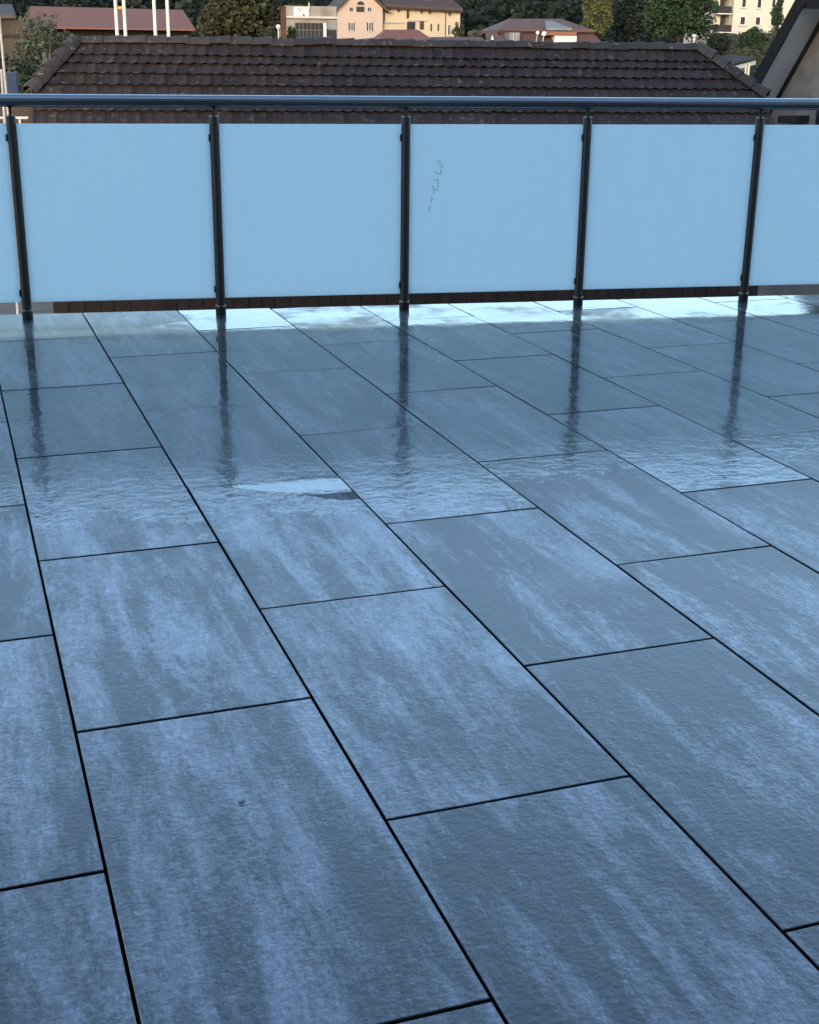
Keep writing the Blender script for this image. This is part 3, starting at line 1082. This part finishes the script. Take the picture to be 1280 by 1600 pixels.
# --- rusty pillar and globe lamp
B = Bld("steel_pillar", 100, 443, "tall rusty brown square pillar beside the globe lamp", "pillar")
B.box("shaft", M['rust'], 440, 12, 447, 62, 0, 0.4, ground=True)
B.box("cap", M['rust'], 439.4, 10, 447.6, 12, -0.05, 0.45)
p = at(435, 42, 70)
lp = empty("street_lamp", (p.x, 70, tz(70)), "white globe street lamp on a slim pale pole", "street lamp")
MB().tube((0, 0, 0), (0, 0, p.z - tz(70) - 0.08), 0.035, 0.028, 10).build("pole", M['white'], lp, True)
MB().lathe([(0.05, -0.12), (0.09, -0.08), (0.125, 0), (0.10, 0.075), (0.05, 0.115), (0.01, 0.125)], n=14).build("globe", M['white'], lp, True, (0, 0, p.z - tz(70)))

# --- long red roofed hall at left
B = Bld("long_red_roofed_hall", 130, 170, "long low hall with dull red roof behind the white masts", "hall")
e0, e1, r0, r1 = B.pt(46, 45), B.pt(306, 46), B.pt(38, 4), B.pt(290, 11.5)
B.done(MB().slab([(e0.x, 130, e1.z), (e1.x, 130, e1.z), (r1.x, 137, r1.z), (r0.x, 137, r1.z + 0.1)], (0, 0, -0.12)), "roof", M['redroof'])
B.box("wall", M['rdeck'], 62, 46, 300, 60, 1.6, 13, ground=True)
g0_, g1_, g2_ = B.pt(22, 32), B.pt(62, 48), B.pt(38, 6)
B.done(MB().slab([(g0_.x, 137.5, g0_.z), (g1_.x, 130.8, g1_.z), (g2_.x, 136.8, g2_.z)], (0.3, 0.4, 0)), "gable_wall", M['tanwall'])
B = Bld("grey_house", 105, 15, "old grey brown house with dark roof behind the leafy tree at left", "house")
B.box("wall", M['tanwall'], -90, 29, 46, 60, 0, 8, ground=True)
B.box("stone_base", M['tanwall'], -90, 56, 48, 112, -0.3, -0.01)
B.box("ledge", M['darkwood'], -90, 53.5, 50, 56, -0.6, -0.01)
e0, e1 = B.pt(-95, 29), B.pt(26, 29)
r0, r1 = B.pt(-95, 9), B.pt(12, 9)
B.done(MB().slab([(e0.x, 104.4, e0.z), (e1.x, 104.4, e1.z), (r1.x, 109, r1.z), (r0.x, 109, r0.z)], (0, 0, 0.25)), "roof", M['plumroof'])

# --- white masts in two pairs
MY = 62
gl_ = []
for x, lab in ((182, "first tall white mast from the left, joined to the next by an orange bar"), (195, "second tall white mast from the left, joined to the first by an orange bar"),
               (242, "third tall white mast from the left, left one of the plain right pair"), (262.5, "rightmost tall white mast of the four before the red roof")):
    p = at(x, 30, MY)
    o = empty("white_mast", (p.x, MY, tz(MY)), lab, "mast", "white masts before the red roof")
    MB().tube((0, 0, 0), (0, 0, 10.5), 0.085, 0.075, 12).build("pole", M['white'], o, True)
    MB().lathe([(0.18, 0), (0.18, 0.03), (0.10, 0.06)], n=12).build("foot_plate", M['slate'], o, True)
    gl_.append(p.x)
z = at(188, 12, MY).z
prop(MB().box(gl_[0] + 0.088, MY - 0.05, z - 0.05, gl_[1] - 0.088, MY + 0.05, z + 0.05).build("crossbar", M['orange']), "small orange bar fixed between the left pair of white masts", "bar")

# --- thin poles, blue container and white rail at far left
for x0, y0, x1, y1, Y, lab in ((-1, 25, 10, 146, 34, "thin pale leaning pole at far left above the handrail"), (2, 108, 8, 196, 33, "thin pale upright pole just left of the railing post")):
    a, b = at(x0, y0, Y), at(x1, y1, Y)
    d = (a - b)
    k = (b.z - tz(Y)) / d.z
    bb = b - d * k
    prop(MB().tube(bb, a, 0.036, 0.030, 10).build("thin_pole", M['greywall'], smooth=True), lab, "pole", "thin poles at far left")
p0, p1 = at(11, 143, 55), at(24, 113, 55)
ct = empty("blue_container", ((p0.x + p1.x) / 2, 55, tz(55)), "blue container half hidden below the leafy tree at left", "container")
w_ = (p1.x - p0.x) / 2
MB().box(-w_, 0, 0, w_, 1.2, p1.z - tz(55) - 0.06).build("body", M['blue'], ct)
MB().box(-w_ - 0.03, -0.03, p1.z - tz(55) - 0.06, w_ + 0.03, 1.23, p1.z - tz(55)).build("lid", M['blue'], ct)
for k in (-0.5, 0, 0.5):
    MB().box(w_ * k - 0.02, -0.025, 0.1, w_ * k + 0.02, -0.002, p1.z - tz(55) - 0.15).build("rib", M['blue'], ct)
fy = 40
a, b = at(-30, 184, fy), at(44, 183, fy)
fr = empty("white_fence", (a.x, fy, tz(fy)), "low white tube fence beside the tiled house at lower left", "fence")
zf = a.z - tz(fy)
MB().tube((-1, 0, zf), (b.x - a.x, 0, zf), 0.035, n=8).build("top_rail", M['white'], fr, True)
for i in range(4):
    xx = (b.x - a.x) * (i / 3) * 0.82
    MB().tube((xx, 0, 0), (xx, 0, zf - 0.036), 0.03, n=8).build("fence_post", M['white'], fr, True)
B = Bld("garden_wall", 46, 20, "low grey brown wall seen under the handrail at far left", "wall")
B.box("wall", M['tanwall'], -80, 160, 60, 183, 0, 0.3, ground=True)

# --- apartment block
B = Bld("apartment_block", 190, 1185, "cream apartment block with dark shuttered windows and stacked balconies", "apartment block")
B.box("wall", M['cream'], 1142, -34, 1262, 62, 0, 12, ground=True)
B.box("balcony_bay", M['cream'], 1118, -34, 1141.8, 62, 1.6, 12, ground=True)
B.box("roof", M['brownroof'], 1112, -38, 1268, -34, -0.6, 13)
for x0, y0, x1, y1 in ((1158, -4, 1167, 12), (1182, -4, 1191, 13), (1155, 25.5, 1165.5, 39.5), (1179, 26, 1189, 40), (1243, -3, 1252, 14), (1205, -4, 1213, 12), (1203, 26, 1211, 40), (1155, -30, 1166, -16), (1180, -30, 1190, -16)):
    B.window(x0, y0, x1, y1, frame='white', pane='shutter', cross=False)
for y in (-20, 10, 39):
    bo = B.box("balcony", M['shutter'], 1120, y, 1141, y + 11, -0.5, 1.59)
    B.box("balcony_slab", M['white'], 1120, y + 11.2, 1141.5, y + 12.2, -0.55, 1.59, bo)
for y in (-5, 24):
    B.box("balcony_door", M['shutter'], 1132, y, 1139, y + 14, 1.45, 1.59)
    B.box("balcony_post", M['white'], 1138.6, y - 2, 1139.8, y + 15.5, -0.45, -0.3)
# --- white low wall building
B = Bld("white_portico", 85, 1172, "low white fronted building with square openings behind the roof corner", "building")
p0, p1 = B.pt(1138, 106), B.pt(1212, 94)
p2, p3 = B.pt(1212, 101), B.pt(1138, 113)
B.done(MB().slab([(p0.x, 85, p0.z), (p1.x, 88, p1.z), (p2.x, 88, p2.z), (p3.x, 85, p3.z)], (0, 0.6, 0)), "fascia", M['white'])
for x, y in ((1160.5, 110), (1166, 109), (1184, 106), (1189, 105)):
    q = B.pt(x, y)
    B.done(MB().box(q.x - 0.06, 86.8, tz(85), q.x + 0.06, 87.0, q.z + 0.25), "column", M['white'])
B.box("rear_wall", M['rust'], 1140, 116, 1200, 160, 4.2, 5, ground=True)
p0, p1 = B.pt(1136, 104.5), B.pt(1214, 92.5)
B.done(MB().slab([(p0.x, 84.8, p0.z), (p1.x, 87.8, p1.z), (p1.x, 93, p1.z + 0.2), (p0.x, 90, p0.z + 0.2)], (0, 0, 0.12)), "roof", M['earth'])
p = at(1085, 56, 75)
vt = empty("white_vent", (p.x, 75, tz(75)), "small white capped vent pipe just above the ridge end", "vent")
MB().tube((0, 0, 0), (0, 0, p.z - tz(75) - 0.05), 0.05, n=10).build("pipe", M['white'], vt, True)
MB().lathe([(0.13, -0.05), (0.15, 0.0), (0.13, 0.06), (0.03, 0.08)], n=12).build("cap", M['white'], vt, True, (0, 0, p.z - tz(75)))


# ================================================================== VEGETATION
def leaves(mb, c, rad, n, size, rng, flat=0.0):
    for _ in range(n):
        while True:
            d = Vector((rng.uniform(-1, 1), rng.uniform(-1, 1), rng.uniform(-1, 1)))
            if d.length <= 1:
                break
        p = Vector(c) + Vector((d.x * rad[0], d.y * rad[1], d.z * rad[2]))
        u = Vector((rng.gauss(0, 1), rng.gauss(0, 1), rng.gauss(0, 0.6))).normalized()
        w = u.cross(Vector((rng.gauss(0, 1), rng.gauss(0, 1), rng.gauss(0, 1)))).normalized()
        s = size * rng.uniform(0.6, 1.3)
        mb.poly([p - u * s, p + w * s * 0.55, p + u * s, p - w * s * 0.55], [(0, 1, 2, 3)])


def tree(name, px0, px1, py0, py1, Y, mat, label, n=2600, size=0.22, kind='round', group=None, bark='bark', seed=1, clumps=26, z_base=None, cat="tree"):
    rng = random.Random(seed)
    a, b = at(px0, py1, Y), at(px1, py0, Y)
    cx, zb, zt_ = (a.x + b.x) / 2, a.z, b.z
    w, h = (b.x - a.x) / 2, zt_ - zb
    gz = tz(Y) if z_base is None else z_base
    root = empty(name, (cx, Y, gz), label, cat, group)
    mb = MB()
    base, top = zb - gz, zt_ - gz
    tr = MB()
    tr.tube((0, 0, -0.2), (0, 0, base + h * 0.55), max(0.05, h * 0.028), h * 0.012, 8)
    per = n // clumps
    for k in range(clumps):
        if kind == 'cone':
            q = rng.random() ** 0.8
            ang = rng.uniform(0, 2 * pi)
            r = (1 - q) * w * rng.uniform(0.35, 0.95)
            c = (r * cos(ang), r * sin(ang), base + q * h * 0.95)
            rad = (w * (0.16 + 0.30 * (1 - q)), w * (0.16 + 0.30 * (1 - q)), h * 0.055)
        elif kind == 'slim':
            q = rng.random()
            ang = rng.uniform(0, 2 * pi)
            r = w * rng.uniform(0.0, 0.7) * (0.4 + 0.6 * sin(pi * (0.15 + q * 0.8)))
            c = (r * cos(ang), r * sin(ang), base + q * h * 0.95)
            rad = (w * 0.42, w * 0.42, h * 0.07)
        else:
            th = rng.uniform(0, 2 * pi)
            ph = math.acos(rng.uniform(-0.75, 1))
            r = rng.uniform(0.45, 0.86)
            c = (w * r * sin(ph) * cos(th), w * r * sin(ph) * sin(th), base + h * 0.5 + h * 0.5 * r * cos(ph))
            rad = (w * rng.uniform(0.18, 0.32), w * rng.uniform(0.18, 0.32), h * rng.uniform(0.08, 0.17))
        leaves(mb, c, rad, per, size, rng)
        if k % 2 == 0:
            tr.tube((0, 0, base + h * rng.uniform(0.05, 0.4)), Vector(c) * 0.85 + Vector((0, 0, base * 0.15)), h * 0.007, h * 0.002, 5)
    tr.build("trunk", M[bark], root)
    mb.build("crown", M[mat], root)
    return root


tree("broadleaf_tree", 304, 448, -26, 72, 108, 'leaf_olive', "big round olive green tree between the masts and the concrete building", 15000, 0.19, seed=21, clumps=110)
tree("leafy_tree", 22, 118, 12, 150, 72, 'leaf_grey', "thin grey green tree with see-through branches at upper left", 2800, 0.10, bark='palebark', seed=22, clumps=46)
tree("leafy_tree", -70, 30, 60, 165, 70, 'leaf_grey', "bushy grey green tree cut by the left edge of the photo", 2600, 0.14, bark='palebark', seed=23, clumps=40)
tree("bright_tree", 900, 968, -14, 72, 165, 'leaf_bright', "yellow green tree right of the brown roofed house", 4200, 0.22, seed=24, clumps=46)
tree("green_tree", 1000, 1128, -34, 78, 150, 'leaf_green', "broad deep green tree left of the cream apartment block", 9000, 0.22, seed=25, clumps=80)
tree("green_tree", 950, 1040, -20, 80, 175, 'leaf_dark', "dark green tree standing between the yellow green and the broad tree", 5000, 0.26, seed=26, clumps=50)
tree("slim_tree", 1201, 1232, -16, 62, 150, 'leaf_green', "slim upright tree in front of the cream apartment block", 2200, 0.16, 'slim', seed=27, clumps=50)
tree("round_bush", 1150, 1204, 42, 90, 118, 'leaf_green', "rounded green bush below the apartment block windows", 3800, 0.14, seed=28, clumps=50, cat="bush")
tree("green_bush", 1096, 1142, 50, 104, 95, 'leaf_dark', "dark green bush against the right end of the ridge", 2600, 0.12, seed=29, clumps=40, cat="bush")
tree("green_bush", 1166, 1206, 108, 150, 72, 'leaf_green', "small green bush under the openings of the white building", 1500, 0.10, seed=30, clumps=26, cat="bush")
tree("climbing_bush", 706, 728, 36, 66, 195, 'leaf_olive', "small dark bush at the right corner of the yellow wing", 900, 0.18, seed=31, clumps=20, cat="bush")
tree("green_bush", 448, 464, 40, 70, 120, 'leaf_bright', "small yellow green bush right of the rusty pillar", 700, 0.14, seed=32, clumps=18, cat="bush")
tree("green_bush", 20, 60, 118, 160, 60, 'leaf_green', "low green bush beside the blue container", 900, 0.10, seed=33, clumps=20, cat="bush")
tree("green_bush", 405, 440, 40, 78, 92, 'leaf_olive', "low olive bush at the foot of the globe lamp", 1100, 0.12, seed=34, clumps=22, cat="bush")
tree("green_bush", 728, 772, 44, 66, 150, 'leaf_grey', "pale scrubby bush behind the low dark shed", 700, 0.16, seed=35, clumps=18, cat="bush")
labs = [(716, 778, "dark conifer just right of the yellow wing"), (760, 830, "dark conifer behind the left end of the brown roof"), (815, 872, "dark conifer behind the middle of the brown roof"),
        (858, 915, "dark conifer behind the right end of the brown roof"), (222, 300, "dark conifer behind the right end of the red roof"), (450, 500, "dark conifer behind the concrete hall with mural")]
for i, (x0, x1, lab) in enumerate(labs):
    tree("conifer_tree", x0, x1, -55 - 9 * (i % 3), 62, 226 + 7 * (i % 3), 'leaf_dark', lab, 3200, 0.34, 'cone', "conifers on the slope", seed=50 + i, clumps=70)
# brown grassy bank below the apartments
B = Bld("planted_bank", 112, 1165, "brown earth bank under the bushes below the apartment block", "bank")
p0, p1, p2, p3 = at(1110, 112, 100), at(1260, 112, 100), at(1260, 57, 135), at(1110, 61, 135)
B.done(MB().slab([(p0.x, 100, p0.z), (p1.x, 100, p1.z), (p2.x, 135, p2.z + 0.4), (p3.x, 135, p3.z + 0.4)], (0, 0, -1.5)), "slope", M['earth'])

# ground cover on that bank
rg = random.Random(44)
gc = MB()
for k in range(420):
    u, w_ = rg.random(), rg.random()
    c = p0.lerp(p1, u).lerp(p3.lerp(p2, u), w_)
    leaves(gc, (c.x, c.y, c.z + 0.25), (1.3, 1.3, 0.45), 16, 0.16, rg)
prop(gc.build("bank_ground_cover", M['leaf_olive']), "low brownish green ground cover on the bank below the apartment block", "ground cover", kind='stuff')

# wooded hill: one dark mass
rng = random.Random(99)
fw = MB()
for k in range(1150):
    y = rng.uniform(216, 335)
    x = rng.uniform(-90, 190)
    z = tz(y)
    hgt = rng.uniform(7, 11)
    w = rng.uniform(2.5, 4.2)
    for j in range(5):
        q = rng.random()
        leaves(fw, (x + rng.gauss(0, w * 0.4), y + rng.gauss(0, w * 0.4), z + hgt * (0.15 + 0.8 * q)), (w * (1.05 - q * 0.6), w * (1.05 - q * 0.6), hgt * 0.12), 11, 0.75, rng)
prop(fw.build("hill_forest", M['leaf_dark']), "dark wooded hillside closing the view above the houses", "forest", kind='stuff')
